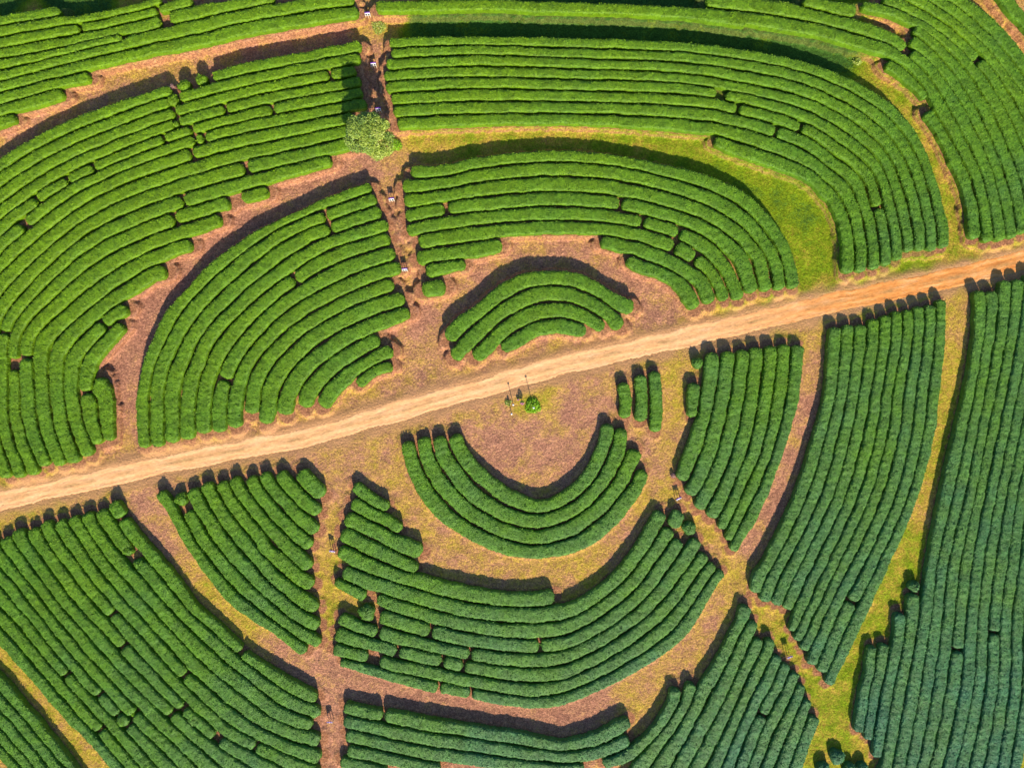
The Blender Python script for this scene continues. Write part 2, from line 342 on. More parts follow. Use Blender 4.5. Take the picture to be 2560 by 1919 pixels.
from_lines(['I905,1075 1050,1290 1200,1455 1350,1640 M1500,455 1680,615 1795,715 N30,770 200,880 400,1000 575,1100',
            'I790,1080 850,1195 990,1400 1100,1520 M1130,150 1300,360 1400,470 1600,640 1750,790 1850,880 2000,990 N400,1120 570,1180',
            'I690,1140 760,1290 850,1390 960,1520 M1070,240 1200,390 1350,550 1550,740 1700,870 1880,1000 N200,1120 400,1240 560,1305',
            'I590,1175 670,1300 740,1398 M800,100 930,260 1040,370 1200,560 1350,710 1480,850 1600,960 1750,1080 1900,1190 N200,1280 400,1360 545,1390',
            'I490,1190 550,1310 610,1398 M700,140 860,330 1000,480 1130,610 1250,755 1390,920 1550,1060 1700,1180 1900,1325 2200,1460 2350,1505',
            'I388,1220 430,1310 490,1398 M620,170 760,340 860,480 1000,610 1150,780 1280,920 1450,1100 1600,1250 1750,1370 1950,1480 2200,1590 2350,1640 2450,1672',
            'I280,1230 320,1330 365,1398 M480,150 600,320 700,430 800,530 910,680 1000,775 1120,900 1250,1050 1350,1150 1420,1215 1600,1370 1700,1440 1900,1530 2150,1660 2350,1760',
            'I185,1270 205,1360 M240,0 350,150 470,320 530,410 650,530 780,655 850,730 950,865 1100,1010 1250,1150 1350,1240 1450,1350 1540,1435 1680,1540 1900,1680 2100,1790',
            'I60,1285 80,1350 M115,0 250,190 350,310 450,450 570,580 700,740 830,880 960,1010 1100,1140 1240,1290 1400,1430 1520,1530 1700,1680',
            'I-40,1290 M10,0 190,250 300,400 420,550 550,700 700,870 850,1030 1000,1190 1150,1350 1300,1485 1480,1680',
            'M-110,50 0,170 110,280 230,430 310,530 420,690 540,840 650,950 760,1080 880,1220 1050,1390 1200,1530 1360,1690',
            'M-110,180 0,300 100,430 280,640 400,780 500,910 620,1060 720,1150 850,1280 940,1380 1080,1540 1210,1690',
            'M-110,350 0,470 60,520 200,685 300,820 450,980 600,1150 750,1330 900,1500 1060,1690',
            'M-110,510 0,620 60,670 240,880 400,1070 550,1240 720,1410 840,1550 960,1690',
            'M-110,650 0,765 120,900 270,1060 400,1210 560,1390 680,1510 830,1690'],
           1, 'the footpath', 'big lower left block', 'tea rows of the big lower left block',
           'I885,1190/6 M1810,800/40 I985,1480/150 M840,505/6 M910,740/22 M1378,958/24 M1375,1200/46 M1622,1440/70 M1270,1262/12 '
           'M490,965/20 M728,1120/18 M1000,1255/26 M885,1255/14 M955,1325/14 M728,1378/20 M1080,1605/14 M1905,1495/6',
           starts='1:I840,1060 2:I740,1112 3:I640,1142 4:I530,1172 5:I430,1202 6:I320,1212 7:I237,1258 8:I120,1268 9:I30,1325',
           ends='1:N575,1135 2:N590,1270 3:N545,1355 4:N595,1460 5:N600,1590', gap=0.26)
from_lines(['M-110,860 0,975 110,1090 200,1195 300,1320 420,1480 570,1690', 'M-110,980 0,1100 130,1250 250,1380 400,1550 520,1690',
            'M-110,1130 0,1240 70,1300 180,1450 380,1690', 'M-110,1270 0,1380 120,1500 280,1690', 'M-110,1390 0,1490 180,1690',
            'M-110,1500 0,1610 80,1700'],
           1, 'the shaded path', 'bottom left corner', 'tea rows of the bottom left corner', gap=0.24)

# single bushes: place, radius (m), label
BUSHES = [('A1500,590', .8, 'small round tea bush below the brown band, right of a pair'),
          ('A1370,637', .85, 'small round tea bush below the brown band, left of a pair'),
          ('A1287,745', .85, 'round tea bush filling a gap in the second row, great left fan'),
          ('A468,1370', .55, 'tiny tea bush in a broken row near the left edge'),
          ('E95,405', .85, 'lone tea bush beside a bare patch near the left edge'),
          ('A1310,925', .45, 'tiny tea bush in the gap of the fourth row, great left fan'),
          ('G1637,1370', .75, 'round tea bush below the road, above the short upright hedge'),
          ('I1345,1045', .9, 'round tea bush at the road, second from the left footpath block corner'),
          ('I945,1430', .75, 'round tea bush above a bare spot, big lower left block'),
          ('I1035,1530', .8, 'round tea bush below a bare spot, big lower left block'),
          ('N945,500', 1.15, 'round tea bush beside the lower footpath, alone between short pieces'),
          ('N1060,410', .5, 'small pale bush at the left end of the wide bowl'),
          ('K1575,1262', .95, 'oval tea bush beside the diagonal path, top of the wide bowl'),
          ('P803,175', .75, 'round tea bush at the tip of the grassy wedge row'),
          ('P472,912', 1.0, 'round tea bush near the bottom edge in the grassy wedge'),
          ('P412,965', .9, 'tea bush cut by the bottom edge, left of the wedge bushes'),
          ('P530,968', .9, 'tea bush cut by the bottom edge, middle of the wedge bushes'),
          ('P582,962', .8, 'tea bush cut by the bottom edge, right of the wedge bushes'),
          ('M905,1310', .9, 'oval tea bush in broken rows, lower part of the big left block'),
          ('M1440,1300', .9, 'tea bush below an orange bare patch, big lower left block')]
#ENDDATA#

# ------------------------------------------------------------------ hedge widths from the room each row has
def prepare():
    for h in HEDGES:
        c = h['c']
        t = np.gradient(c, axis=0); t /= np.maximum(np.linalg.norm(t, axis=1, keepdims=True), 1e-6)
        h['t'] = t
    C = np.vstack([h['c'][::3] for h in HEDGES])
    R = np.concatenate([np.full(len(h['c'][::3]), i) for i, h in enumerate(HEDGES)])
    rowid = {}
    RID = np.array([rowid.setdefault(h['row'], len(rowid)) for h in HEDGES])[R]
    for i, h in enumerate(HEDGES):
        c, t = h['c'], h['t']; n = np.c_[-t[:, 1], t[:, 0]]
        me = rowid[h['row']]
        lo, hi = c.min(0) - 3, c.max(0) + 3
        m = (C[:, 0] > lo[0]) & (C[:, 0] < hi[0]) & (C[:, 1] > lo[1]) & (C[:, 1] < hi[1]) & (RID != me)
        P = C[m]
        L = np.full(len(c), 9.0); Rr = np.full(len(c), 9.0)
        if len(P):
            for a in range(0, len(c), 200):
                d = P[None] - c[a:a + 200, None]
                al = (d * t[a:a + 200, None]).sum(2); pr = (d * n[a:a + 200, None]).sum(2)
                ok = np.abs(al) < 0.55
                L[a:a + 200] = np.where(ok & (pr > 0.3), pr, 9).min(1)
                Rr[a:a + 200] = np.where(ok & (pr < -0.3), -pr, 9).min(1)
        g = h['gap']; hm = h['hmax']
        fl = L < 3.0; fr = Rr < 3.0
        hl = np.where(fl, L / 2 - g / 2, np.nan); hr = np.where(fr, Rr / 2 - g / 2, np.nan)
        med = np.nanmedian(np.r_[hl, hr]) if (fl.any() or fr.any()) else hm * 0.88
        if not np.isfinite(med): med = hm * 0.88
        med = min(max(med, 0.55), hm)
        hl = np.where(np.isnan(hl), np.where(np.isnan(hr), med, np.minimum(hr, med * 1.1)), hl)
        hr = np.where(np.isnan(hr), np.minimum(hl, med * 1.1), hr)
        hl = smooth(np.clip(hl, 0.4, hm * 1.05), 4); hr = smooth(np.clip(hr, 0.4, hm * 1.05), 4)
        h['hw'] = (hl + hr) / 2
        h['c'] = c + n * ((hl - hr) / 2)[:, None]
def run_out():
    for h in HEDGES:
        for end in (0, 1):
            c = h['c'][::-1] if end else h['c']
            d = c[0] - c[min(8, len(c) - 1)]; d /= max(np.linalg.norm(d), 1e-6)
            if (abs(c[0][0]) > 69.2 and d[0] * np.sign(c[0][0]) > .5) or (abs(c[0][1]) > 51.7 and d[1] * np.sign(c[0][1]) > .45):
                ext = c[0] + d * np.arange(12, 0, -1)[:, None] * .25
                c = np.vstack([ext, c])
            h['c'] = c[::-1] if end else c
run_out()
prepare()

def field(x, y, seed, wl, amp):
    r = np.random.default_rng(seed); v = 0
    for _ in range(5):
        a = r.uniform(0, 6.283); k = 6.283 / (wl * r.uniform(.7, 1.4))
        v = v + np.sin((x * math.cos(a) + y * math.sin(a)) * k + r.uniform(0, 6.283))
    return v * amp / 5 ** .5

# ------------------------------------------------------------------ terrain height
GX0, GX1, GY0, GY1, GS = -80.0, 80.0, -62.0, 62.0, 0.2
gx = np.arange(GX0, GX1 + GS / 2, GS); gy = np.arange(GY0, GY1 + GS / 2, GS)
GXX, GYY = np.meshgrid(gx, gy)
dist = np.full(GXX.shape, 9.0)
for h in HEDGES:
    for p, w in zip(h['c'], h['hw']):
        ix = int((p[0] - GX0) / GS); iy = int((p[1] - GY0) / GS); r = int(w / GS) + 2
        if ix < -r or iy < -r or ix >= len(gx) + r or iy >= len(gy) + r: continue
        sl = np.s_[max(iy - r, 0):iy + r + 2, max(ix - r, 0):ix + r + 2]
        d = np.hypot(GXX[sl] - p[0], GYY[sl] - p[1]) - w
        if d.size: dist[sl] = np.minimum(dist[sl], np.maximum(d, 0))
for _ in range(16):
    for dy, dx, c in ((0, 1, 1), (1, 0, 1), (1, 1, 1.414), (1, -1, 1.414)):
        for s in (1, -1):
            a = np.roll(np.roll(dist, dy * s, 0), dx * s, 1) + c * GS
            dist = np.minimum(dist, a)
ROAD = W('I-250,1115 0,1055 600,925 1000,835 1500,728 2200,600 J800,495 1500,295 2200,100 G800,1345 1500,1190 H0,1105 600,962 1200,832 1700,728 2210,602 2450,545', 0)
road = spline(ROAD, 0.25)
rd = np.full(GXX.shape, 99.0); sub = road[::4]
for k in range(len(sub)):
    p = sub[k]; m = np.s_[:, max(int((p[0] - GX0 - 8) / GS), 0):max(int((p[0] - GX0 + 8) / GS), 0)]
    rd[m] = np.minimum(rd[m], np.hypot(GXX[m] - p[0], GYY[m] - p[1]))
def sstep(x, a, b):
    t = np.clip((x - a) / (b - a), 0, 1); return t * t * (3 - 2 * t)
roady = np.interp(gx, road[:, 0], road[:, 1])[None, :]
north = sstep(GYY - roady, -2, 6)
edge = dist + field(GXX, GYY, 3, 1.6, 0.10) + np.repeat(np.repeat(RNG.normal(0, .045, (GXX.shape[0] // 2 + 1, GXX.shape[1] // 2 + 1)), 2, 0), 2, 1)[:GXX.shape[0], :GXX.shape[1]]
depth = 0.18 + 0.50 * north + .30 * sstep(GYY, 38, 46)
Mx = dist.copy()
for _ in range(10):
    for ax in (0, 1):
        Mx = np.maximum(Mx, np.maximum(np.roll(Mx, 1, ax), np.roll(Mx, -1, ax)))
wide = sstep(Mx, .75, 1.25)
for _ in range(8): wide = (wide + np.roll(wide, 2, 0) + np.roll(wide, -2, 0) + np.roll(wide, 2, 1) + np.roll(wide, -2, 1)) / 5
Z = -depth * ((1 - wide) * .5 * sstep(edge, .3, 1.3) + wide * sstep(edge, .22, .62))
wheel = sstep(rd, 1.2, 2.6)
Z = Z * wheel + (-0.28) * (1 - wheel)
rough = RNG.normal(0, 1, Z.shape); rough = (rough + np.roll(rough, 1, 0) + np.roll(rough, 1, 1)) / 3
Z += rough * 0.026 * wheel * sstep(dist, 0.2, 0.8) + field(GXX, GYY, 9, 3.0, 0.03) * sstep(dist, .4, 1.5) * wheel
Z -= 0.05 * (1 - sstep(rd, 1.35, 1.6))

def ground_z(x, y):
    fx = min(max((x - GX0) / GS, 0), len(gx) - 2); fy = min(max((y - GY0) / GS, 0), len(gy) - 2)
    return float(Z[int(fy), int(fx)])

# ground cover: 0 bare pinkish soil .. 0.5 dry straw .. 1 yellow-green grass .. above 1 dark green grass with shade painted in (Z sheet = whole photo)
COVER = '''0,60,0.55 60,40,0.50 250,10,0.60 330,160,0.35 450,130,0.30 560,90,0.25 700,60,0.20 200,210,0.35 100,230,0.35 20,280,0.30 800,60,0.50
800,110,0.30 815,180,0.25 830,260,0.30 850,20,0.40 900,60,1.35 1000,45,1.35 1200,60,1.35 1400,65,1.35 1600,80,1.35 1800,120,1.35 1900,170,0.75
2000,230,0.72 2030,300,0.72 2060,400,0.72 2080,480,0.72 900,310,0.70 1000,290,0.75 1200,290,0.75 1350,310,0.85 1500,350,0.95 1600,400,1.00 1700,470,1.05
1770,560,0.95 1750,640,0.80 860,340,0.40 800,370,0.20 850,420,0.35 850,500,0.30 870,600,0.35 890,700,0.20 900,760,0.30 640,390,0.20 520,450,0.15
400,560,0.10 320,650,0.12 260,760,0.08 260,860,0.12 250,930,0.30 400,960,0.50 550,930,0.40 100,1020,0.60 700,880,0.45 1000,600,0.25 1100,540,0.30
1200,530,0.30 1300,560,0.25 960,650,0.30 1400,620,0.20 1430,670,0.25 1480,690,0.40 1300,760,0.35 1100,790,0.35 1580,680,0.75 1700,660,0.75 1850,600,0.80
1950,575,0.95 2100,540,0.70 2180,530,0.60 1150,900,0.20 1250,880,0.15 1100,960,0.12 1180,990,0.20 1150,1020,0.35 1050,870,0.30 1320,850,0.40 1340,900,0.30
1280,850,0.30 1420,850,0.50 1450,820,0.55 1400,1000,0.35 1430,1100,0.50 1460,1000,0.45 1480,760,0.50 1600,730,0.45 1750,720,0.50 1760,800,0.35 1750,900,0.20
1720,1000,0.25 1680,1100,0.19 1620,1190,0.28 2080,680,0.50 2070,780,0.60 2050,900,0.70 2040,1000,0.75 2000,1100,0.56 1950,1200,0.79 1900,1300,0.79 1850,1400,0.84
1800,1500,0.84 1800,1600,0.79 1750,1650,0.74 1860,1640,0.70 1550,1150,0.52 1600,1250,0.56 1700,1350,0.70 1760,1430,0.70 1500,1330,0.35 1450,1420,0.39 1370,1500,0.47
1350,1440,0.25 1250,1500,0.10 1000,1500,0.10 850,1480,0.12 740,1450,0.20 860,1000,0.40 800,980,0.40 700,1000,0.35 650,980,0.35 750,1060,0.30 720,1150,0.45
700,1250,0.60 700,1350,0.65 690,1450,0.20 720,1550,0.15 730,1650,0.20 880,1080,0.45 950,1180,0.39 1050,1220,0.39 1200,1240,0.47 1350,1180,0.35 1280,1280,0.58
300,1080,0.25 350,1180,0.30 420,1260,0.55 520,1340,0.60 620,1430,0.25 50,1430,0.65 120,1530,0.55 180,1620,0.60 20,1110,0.60 200,1080,0.50 2130,40,0.50
2180,120,0.45 1950,60,0.50 250,1060,0.50 1130,860,0.60 1145,880,0.90 0,5,1.4 120,8,1.4 220,3,1.3 1100,80,1.4 1300,50,1.4 1700,90,1.4
2040,250,.95 1975,190,.9 2075,350,.85 1960,1215,.8 1120,830,.2'''
cv = np.array([[float(v) for v in t.split(',')] for t in COVER.split()])
cw = np.array([world((a / .864, b / .864)) for a, b, _ in cv])
sub4 = np.s_[::4, ::4]
XX, YY = GXX[sub4], GYY[sub4]
num = np.zeros(XX.shape); den = np.zeros(XX.shape)
for (px, py), g in zip(cw, cv[:, 2]):
    w = 1 / ((XX - px) ** 2 + (YY - py) ** 2 + 1.5) ** 2
    num += w * g; den += w
cov = num / den
COVG = np.repeat(np.repeat(cov, 4, 0), 4, 1)[:GXX.shape[0], :GXX.shape[1]]
for _ in range(3): COVG = (COVG + np.roll(COVG, 1, 0) + np.roll(COVG, -1, 0) + np.roll(COVG, 1, 1) + np.roll(COVG, -1, 1)) / 5
COVG = COVG + field(GXX, GYY, 21, 5.0, 0.05)

# ------------------------------------------------------------------ materials
def new_mat(name):
    m = bpy.data.materials.new(name); m.use_nodes = True
    nt = m.node_tree; b = nt.nodes['Principled BSDF']
    return m, nt, b
def N(nt, typ, **kw):
    n = nt.nodes.new(typ)
    for k, v in kw.items():
        if k in n.inputs: n.inputs[k].default_value = v
        else: setattr(n, k, v)
    return n
def noise(nt, vec, scale, detail=3.0, rough=.6):
    n = N(nt, 'ShaderNodeTexNoise'); n.inputs['Scale'].default_value = scale
    n.inputs['Detail'].default_value = detail; n.inputs['Roughness'].default_value = rough
    nt.links.new(vec, n.inputs['Vector']); return n.outputs['Fac']
def ramp(nt, fac, stops, interp='LINEAR'):
    r = N(nt, 'ShaderNodeValToRGB'); r.color_ramp.interpolation = interp
    while len(r.color_ramp.elements) < len(stops): r.color_ramp.elements.new(0.5)
    for e, (p, c) in zip(r.color_ramp.elements, stops):
        e.position = p; e.color = (c[0], c[1], c[2], 1) if hasattr(c, '__len__') else (c, c, c, 1)
    nt.links.new(fac, r.inputs['Fac']); return r.outputs['Color']
def math_(nt, op, a, b=0.0, c=None):
    n = N(nt, 'ShaderNodeMath'); n.operation = op
    for i, v in enumerate((a, b, c)):
        if v is None: continue
        if isinstance(v, (int, float)): n.inputs[i].default_value = v
        else: nt.links.new(v, n.inputs[i])
    return n.outputs[0]
def mix(nt, fac, a, b, mode='MIX'):
    n = N(nt, 'ShaderNodeMix'); n.data_type = 'RGBA'; n.blend_type = mode
    for s, v in ((n.inputs['Factor'], fac), (n.inputs['A'], a), (n.inputs['B'], b)):
        if hasattr(v, 'is_linked') or hasattr(v, 'links'): nt.links.new(v, s)
        elif isinstance(v, (int, float)): s.default_value = v if s.type == 'VALUE' else (v, v, v, 1)
        else: s.default_value = (*v, 1)
    return n.outputs['Result']
def bump(nt, b, h, strength, distance):
    n = N(nt, 'ShaderNodeBump'); n.inputs['Strength'].default_value = strength; n.inputs['Distance'].default_value = distance
    nt.links.new(h, n.inputs['Height']); nt.links.new(n.outputs[0], b.inputs['Normal'])
def simple(name, col, rough=.6, var=.25, scale=12, spec=.3):
    m, nt, b = new_mat(name)
    tc = N(nt, 'ShaderNodeTexCoord').outputs['Object']
    f = noise(nt, tc, scale)
    c = ramp(nt, f, [(.3, [v * (1 - var) for v in col]), (.7, [min(1, v * (1 + var)) for v in col])])
    nt.links.new(c, b.inputs['Base Color']); b.inputs['Roughness'].default_value = rough
    b.inputs['Specular IOR Level'].default_value = spec
    return m

def ground_material():
    m, nt, b = new_mat('soil_and_grass')
    pos = N(nt, 'ShaderNodeNewGeometry').outputs['Position']
    att = N(nt, 'ShaderNodeAttribute', attribute_name='cover').outputs['Fac']
    n1 = noise(nt, pos, 0.55, 5, .65); n2 = noise(nt, pos, 3.2, 4, .7); n3 = noise(nt, pos, 5.0, 3, .9)
    f = math_(nt, 'ADD', att, math_(nt, 'MULTIPLY', math_(nt, 'SUBTRACT', n1, .5), .85))
    f = math_(nt, 'ADD', f, math_(nt, 'MULTIPLY', math_(nt, 'SUBTRACT', n2, .5), .70))
    f = math_(nt, 'MULTIPLY', f, .77)
    col = ramp(nt, f, [(0, (.43, .190, .115)), (.17, (.52, .245, .135)), (.32, (.56, .31, .095)), (.48, (.53, .36, .05)), (.63, (.30, .32, .02)), (.77, (.20, .29, .008)), (1, (.06, .14, .02))])
    sp = ramp(nt, n3, [(.32, .55), (.5, .98), (.66, 1.35)])
    wn = N(nt, 'ShaderNodeTexNoise'); nt.links.new(pos, wn.inputs['Vector']); wn.inputs['Scale'].default_value = .9; wn.inputs['Detail'].default_value = 6; wn.inputs['Roughness'].default_value = .75; wn.inputs['Distortion'].default_value = 1.2
    rid = math_(nt, 'ABSOLUTE', math_(nt, 'SUBTRACT', wn.outputs['Fac'], .5))
    sp = mix(nt, 1.0, sp, ramp(nt, rid, [(0.0, .55), (.028, .9), (.06, 1.05), (.16, 1.15)]), 'MULTIPLY')
    col = mix(nt, 1.0, col, sp, 'MULTIPLY')
    mid = ramp(nt, n2, [(.3, .78), (.7, 1.2)])
    col = mix(nt, 1.0, col, mid, 'MULTIPLY')
    # broken earth on the steep banks and under the rows
    nz = N(nt, 'ShaderNodeSeparateXYZ'); nt.links.new(N(nt, 'ShaderNodeNewGeometry').outputs['Normal'], nz.inputs[0])
    steep = ramp(nt, nz.outputs['Z'], [(.62, 1.0), (.84, 0.0)])
    soil = N(nt, 'ShaderNodeAttribute', attribute_name='furrow').outputs['Fac']
    bare = ramp(nt, math_(nt, 'MULTIPLY', att, .7), [(.55, 1.0), (.85, .15)])
    soil = math_(nt, 'MULTIPLY', math_(nt, 'MAXIMUM', soil, math_(nt, 'MULTIPLY', steep, .8)), bare)
    soilc = ramp(nt, n2, [(.3, (.25, .09, .045)), (.7, (.58, .27, .13))])
    col = mix(nt, soil, col, mix(nt, 1.0, soilc, sp, 'MULTIPLY'))
    sand = N(nt, 'ShaderNodeAttribute', attribute_name='sand').outputs['Fac']
    sf = math_(nt, 'MULTIPLY', sand, math_(nt, 'ADD', .35, math_(nt, 'MULTIPLY', n1, 1.0)))
    sf = N(nt, 'ShaderNodeClamp'); 
    nt.links.new(math_(nt, 'MULTIPLY', sand, math_(nt, 'ADD', .3, math_(nt, 'MULTIPLY', n1, 1.2))), sf.inputs[0])
    col = mix(nt, sf.outputs[0], col, mix(nt, 1.0, (.60, .31, .135), ramp(nt, n3, [(.3, .75), (.7, 1.2)]), 'MULTIPLY'))
    nt.links.new(col, b.inputs['Base Color'])
    b.inputs['Roughness'].default_value = .95; b.inputs['Specular IOR Level'].default_value = .1
    hgt = math_(nt, 'ADD', math_(nt, 'MULTIPLY', n3, .6), n2)
    bump(nt, b, hgt, .9, .22)
    return m

def hedge_material():
    m, nt, b = new_mat('tea_leaves')
    pos = N(nt, 'ShaderNodeNewGeometry').outputs['Position']
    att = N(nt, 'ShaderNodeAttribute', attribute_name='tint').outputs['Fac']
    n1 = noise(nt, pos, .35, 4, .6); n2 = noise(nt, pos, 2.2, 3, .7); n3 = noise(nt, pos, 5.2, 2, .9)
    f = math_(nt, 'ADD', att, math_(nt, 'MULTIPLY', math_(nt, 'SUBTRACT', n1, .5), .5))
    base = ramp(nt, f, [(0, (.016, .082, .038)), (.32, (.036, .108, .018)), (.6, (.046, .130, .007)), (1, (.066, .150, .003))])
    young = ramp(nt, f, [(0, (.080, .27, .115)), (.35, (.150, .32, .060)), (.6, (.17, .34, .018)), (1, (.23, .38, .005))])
    lf = N(nt, 'ShaderNodeAttribute', attribute_name='leaf').outputs['Fac']
    k = math_(nt, 'ADD', math_(nt, 'MULTIPLY', n3, .5), math_(nt, 'MULTIPLY', lf, .5))
    col = mix(nt, ramp(nt, k, [(.30, 0.0), (.72, 1.0)]), base, young)
    col = mix(nt, 1.0, col, ramp(nt, n2, [(.3, .82), (.7, 1.18)]), 'MULTIPLY')
    vo = N(nt, 'ShaderNodeTexVoronoi'); vo.inputs['Scale'].default_value = 1.15; nt.links.new(pos, vo.inputs['Vector'])
    vs_ = N(nt, 'ShaderNodeSeparateColor'); nt.links.new(vo.outputs['Color'], vs_.inputs[0])
    col = mix(nt, 1.0, col, ramp(nt, vs_.outputs[0], [(0, .82), (1, 1.16)]), 'MULTIPLY')
    nt.links.new(col, b.inputs['Base Color'])
    b.inputs['Roughness'].default_value = .55; b.inputs['Specular IOR Level'].default_value = .25
    bump(nt, b, n3, .6, .15)
    return m

def road_material():
    m, nt, b = new_mat('rutted_sand')
    uv = N(nt, 'ShaderNodeUVMap', uv_map='along').outputs['UV']
    pos = N(nt, 'ShaderNodeNewGeometry').outputs['Position']
    mp = N(nt, 'ShaderNodeMapping'); mp.inputs['Scale'].default_value = (.30, 1.9, 1); nt.links.new(uv, mp.inputs[0])
    st = noise(nt, mp.outputs[0], 1.0, 5, .65); n2 = noise(nt, pos, 2.2, 4, .7); n1 = noise(nt, pos, .25, 3, .6)
    mp2 = N(nt, 'ShaderNodeMapping'); mp2.inputs['Scale'].default_value = (.55, 3.6, 1); nt.links.new(uv, mp2.inputs[0])
    st2 = noise(nt, mp2.outputs[0], 1.0, 4, .7)
    att = N(nt, 'ShaderNodeAttribute', attribute_name='red').outputs['Fac']
    pale = ramp(nt, st, [(.25, (.74, .37, .155)), (.42, (.86, .46, .20)), (.7, (.90, .53, .27))])
    redd = ramp(nt, st, [(.3, (.52, .18, .04)), (.5, (.76, .30, .075)), (.72, (.84, .45, .19))])
    col = mix(nt, att, pale, redd)
    col = mix(nt, 1.0, col, ramp(nt, st2, [(.30, .80), (.42, .98), (.7, 1.05)]), 'MULTIPLY')
    col = mix(nt, 1.0, col, ramp(nt, n2, [(.3, .86), (.7, 1.1)]), 'MULTIPLY')
    crown = N(nt, 'ShaderNodeAttribute', attribute_name='crown').outputs['Fac']
    cf = math_(nt, 'MULTIPLY', crown, ramp(nt, n1, [(.38, 0.0), (.62, .8)]))
    col = mix(nt, cf, col, ramp(nt, n2, [(.3, (.28, .15, .06)), (.7, (.50, .32, .12))]))
    nt.links.new(col, b.inputs['Base Color']); b.inputs['Roughness'].default_value = .95; b.inputs['Specular IOR Level'].default_value = .1
    bump(nt, b, math_(nt, 'ADD', st2, n2), .7, .10)
    return m

M_GROUND = ground_material(); M_TEA = hedge_material(); M_ROAD = road_material()

# ------------------------------------------------------------------ mesh helper
def make_mesh(name, V, F, mat, attrs=None, smooth_=False, parent=None):
    V = np.ascontiguousarray(V, dtype=np.float32); F = np.ascontiguousarray(F, dtype=np.int32)
    me = bpy.data.meshes.new(name)
    me.vertices.add(len(V)); me.vertices.foreach_set('co', V.ravel())
    k = F.shape[1]
    me.loops.add(F.size); me.loops.foreach_set('vertex_index', F.ravel())
    me.polygons.add(len(F)); me.polygons.foreach_set('loop_start', np.arange(0, F.size, k, dtype=np.int32))
    me.polygons.foreach_set('loop_total', np.full(len(F), k, dtype=np.int32))
    me.update(calc_edges=True)
    if smooth_: me.polygons.foreach_set('use_smooth', np.ones(len(F), dtype=bool))
    for a, v in (attrs or {}).items():
        at = me.attributes.new(a, 'FLOAT', 'POINT'); at.data.foreach_set('value', np.ascontiguousarray(v, dtype=np.float32))
    me.materials.append(mat); me.validate()
    o = bpy.data.objects.new(name, me); COL.objects.link(o)
    if parent: o.parent = parent
    return o
def grid_faces(ny, nx):
    i = np.arange(ny - 1)[:, None] * nx + np.arange(nx - 1)[None]
    return np.stack([i, i + 1, i + nx + 1, i + nx], -1).reshape(-1, 4)
def tag(o, label=None, cat=None, group=None, kind=None):
    for k, v in (('label', label), ('category', cat), ('group', group), ('kind', kind)):
        if v: o[k] = v
    return o

# ------------------------------------------------------------------ ground sheet: fine inside, coarse to the horizon
def ground():
    ex = np.array([100, 140, 200, 320, 600, 1200, 2500.])
    X = np.r_[-ex[::-1], gx, ex]; Y = np.r_[-ex[::-1], gy, ex]
    n = len(ex)
    Zf = np.zeros((len(Y), len(X))) - .2
    Zf[n:-n, n:-n] = Z
    pad = lambda a: np.pad(a, n, mode='edge')
    A = np.stack(np.meshgrid(X, Y) + [Zf], -1).reshape(-1, 3)
    fur = 1 - sstep(dist + field(GXX, GYY, 77, 1.3, .10), 0.04, 0.24)
    sand = (1 - sstep(rd + field(GXX, GYY, 31, 4.0, 0.35), 1.5, 3.0)) * 1.0
    o = make_mesh('ground', A, grid_faces(len(Y), len(X)), M_GROUND,
                  {'cover': pad(COVG).ravel(), 'furrow': pad(fur).ravel(), 'sand': pad(sand).ravel()}, True)
    o['kind'] = 'structure'
ground()

def build_road():
    c = resample(road, 0.25); t = np.gradient(c, axis=0); t /= np.linalg.norm(t, axis=1, keepdims=True)
    n = np.c_[-t[:, 1], t[:, 0]]; v = np.linspace(-1, 1, 21); L = len(c)
    s = np.arange(L) * .25
    wl = 1.22 + field(s, s * 0, 5, 6, .14) + RNG.normal(0, .05, L); wr = 1.22 + field(s, s * 0, 6, 7, .14) + RNG.normal(0, .05, L)
    wid = 1.0 + .10 * sstep(c[:, 0], -60, 60)
    off = np.where(v[None] < 0, v[None] * (wr * wid)[:, None], v[None] * (wl * wid)[:, None])
    P = c[:, None] + n[:, None] * off[..., None]
    rut = -0.028 * (np.exp(-((np.abs(v) - .52) / .2) ** 2))[None]
    z = -0.295 + rut + RNG.normal(0, .006, (L, 21)) - .03 * (np.abs(v) > .97)[None]
    V = np.dstack([P, z]).reshape(-1, 3)
    red = np.repeat(sstep(c[:, 0], 22, 52)[:, None], 21, 1).ravel()
    crown = np.tile(np.exp(-(v / .22) ** 2), (L, 1)).ravel()
    o = make_mesh('dirt_road', V, grid_faces(L, 21), M_ROAD, {'red': red * .85 + .12, 'crown': crown}, True)
    me = o.data; uv = me.uv_layers.new(name='along')
    vi = np.zeros(len(me.loops), np.int32); me.loops.foreach_get('vertex_index', vi)
    uvs = np.c_[s[vi // 21], v[vi % 21]].astype(np.float32); uv.data.foreach_set('uv', uvs.ravel())
    o['kind'] = 'structure'
build_road()

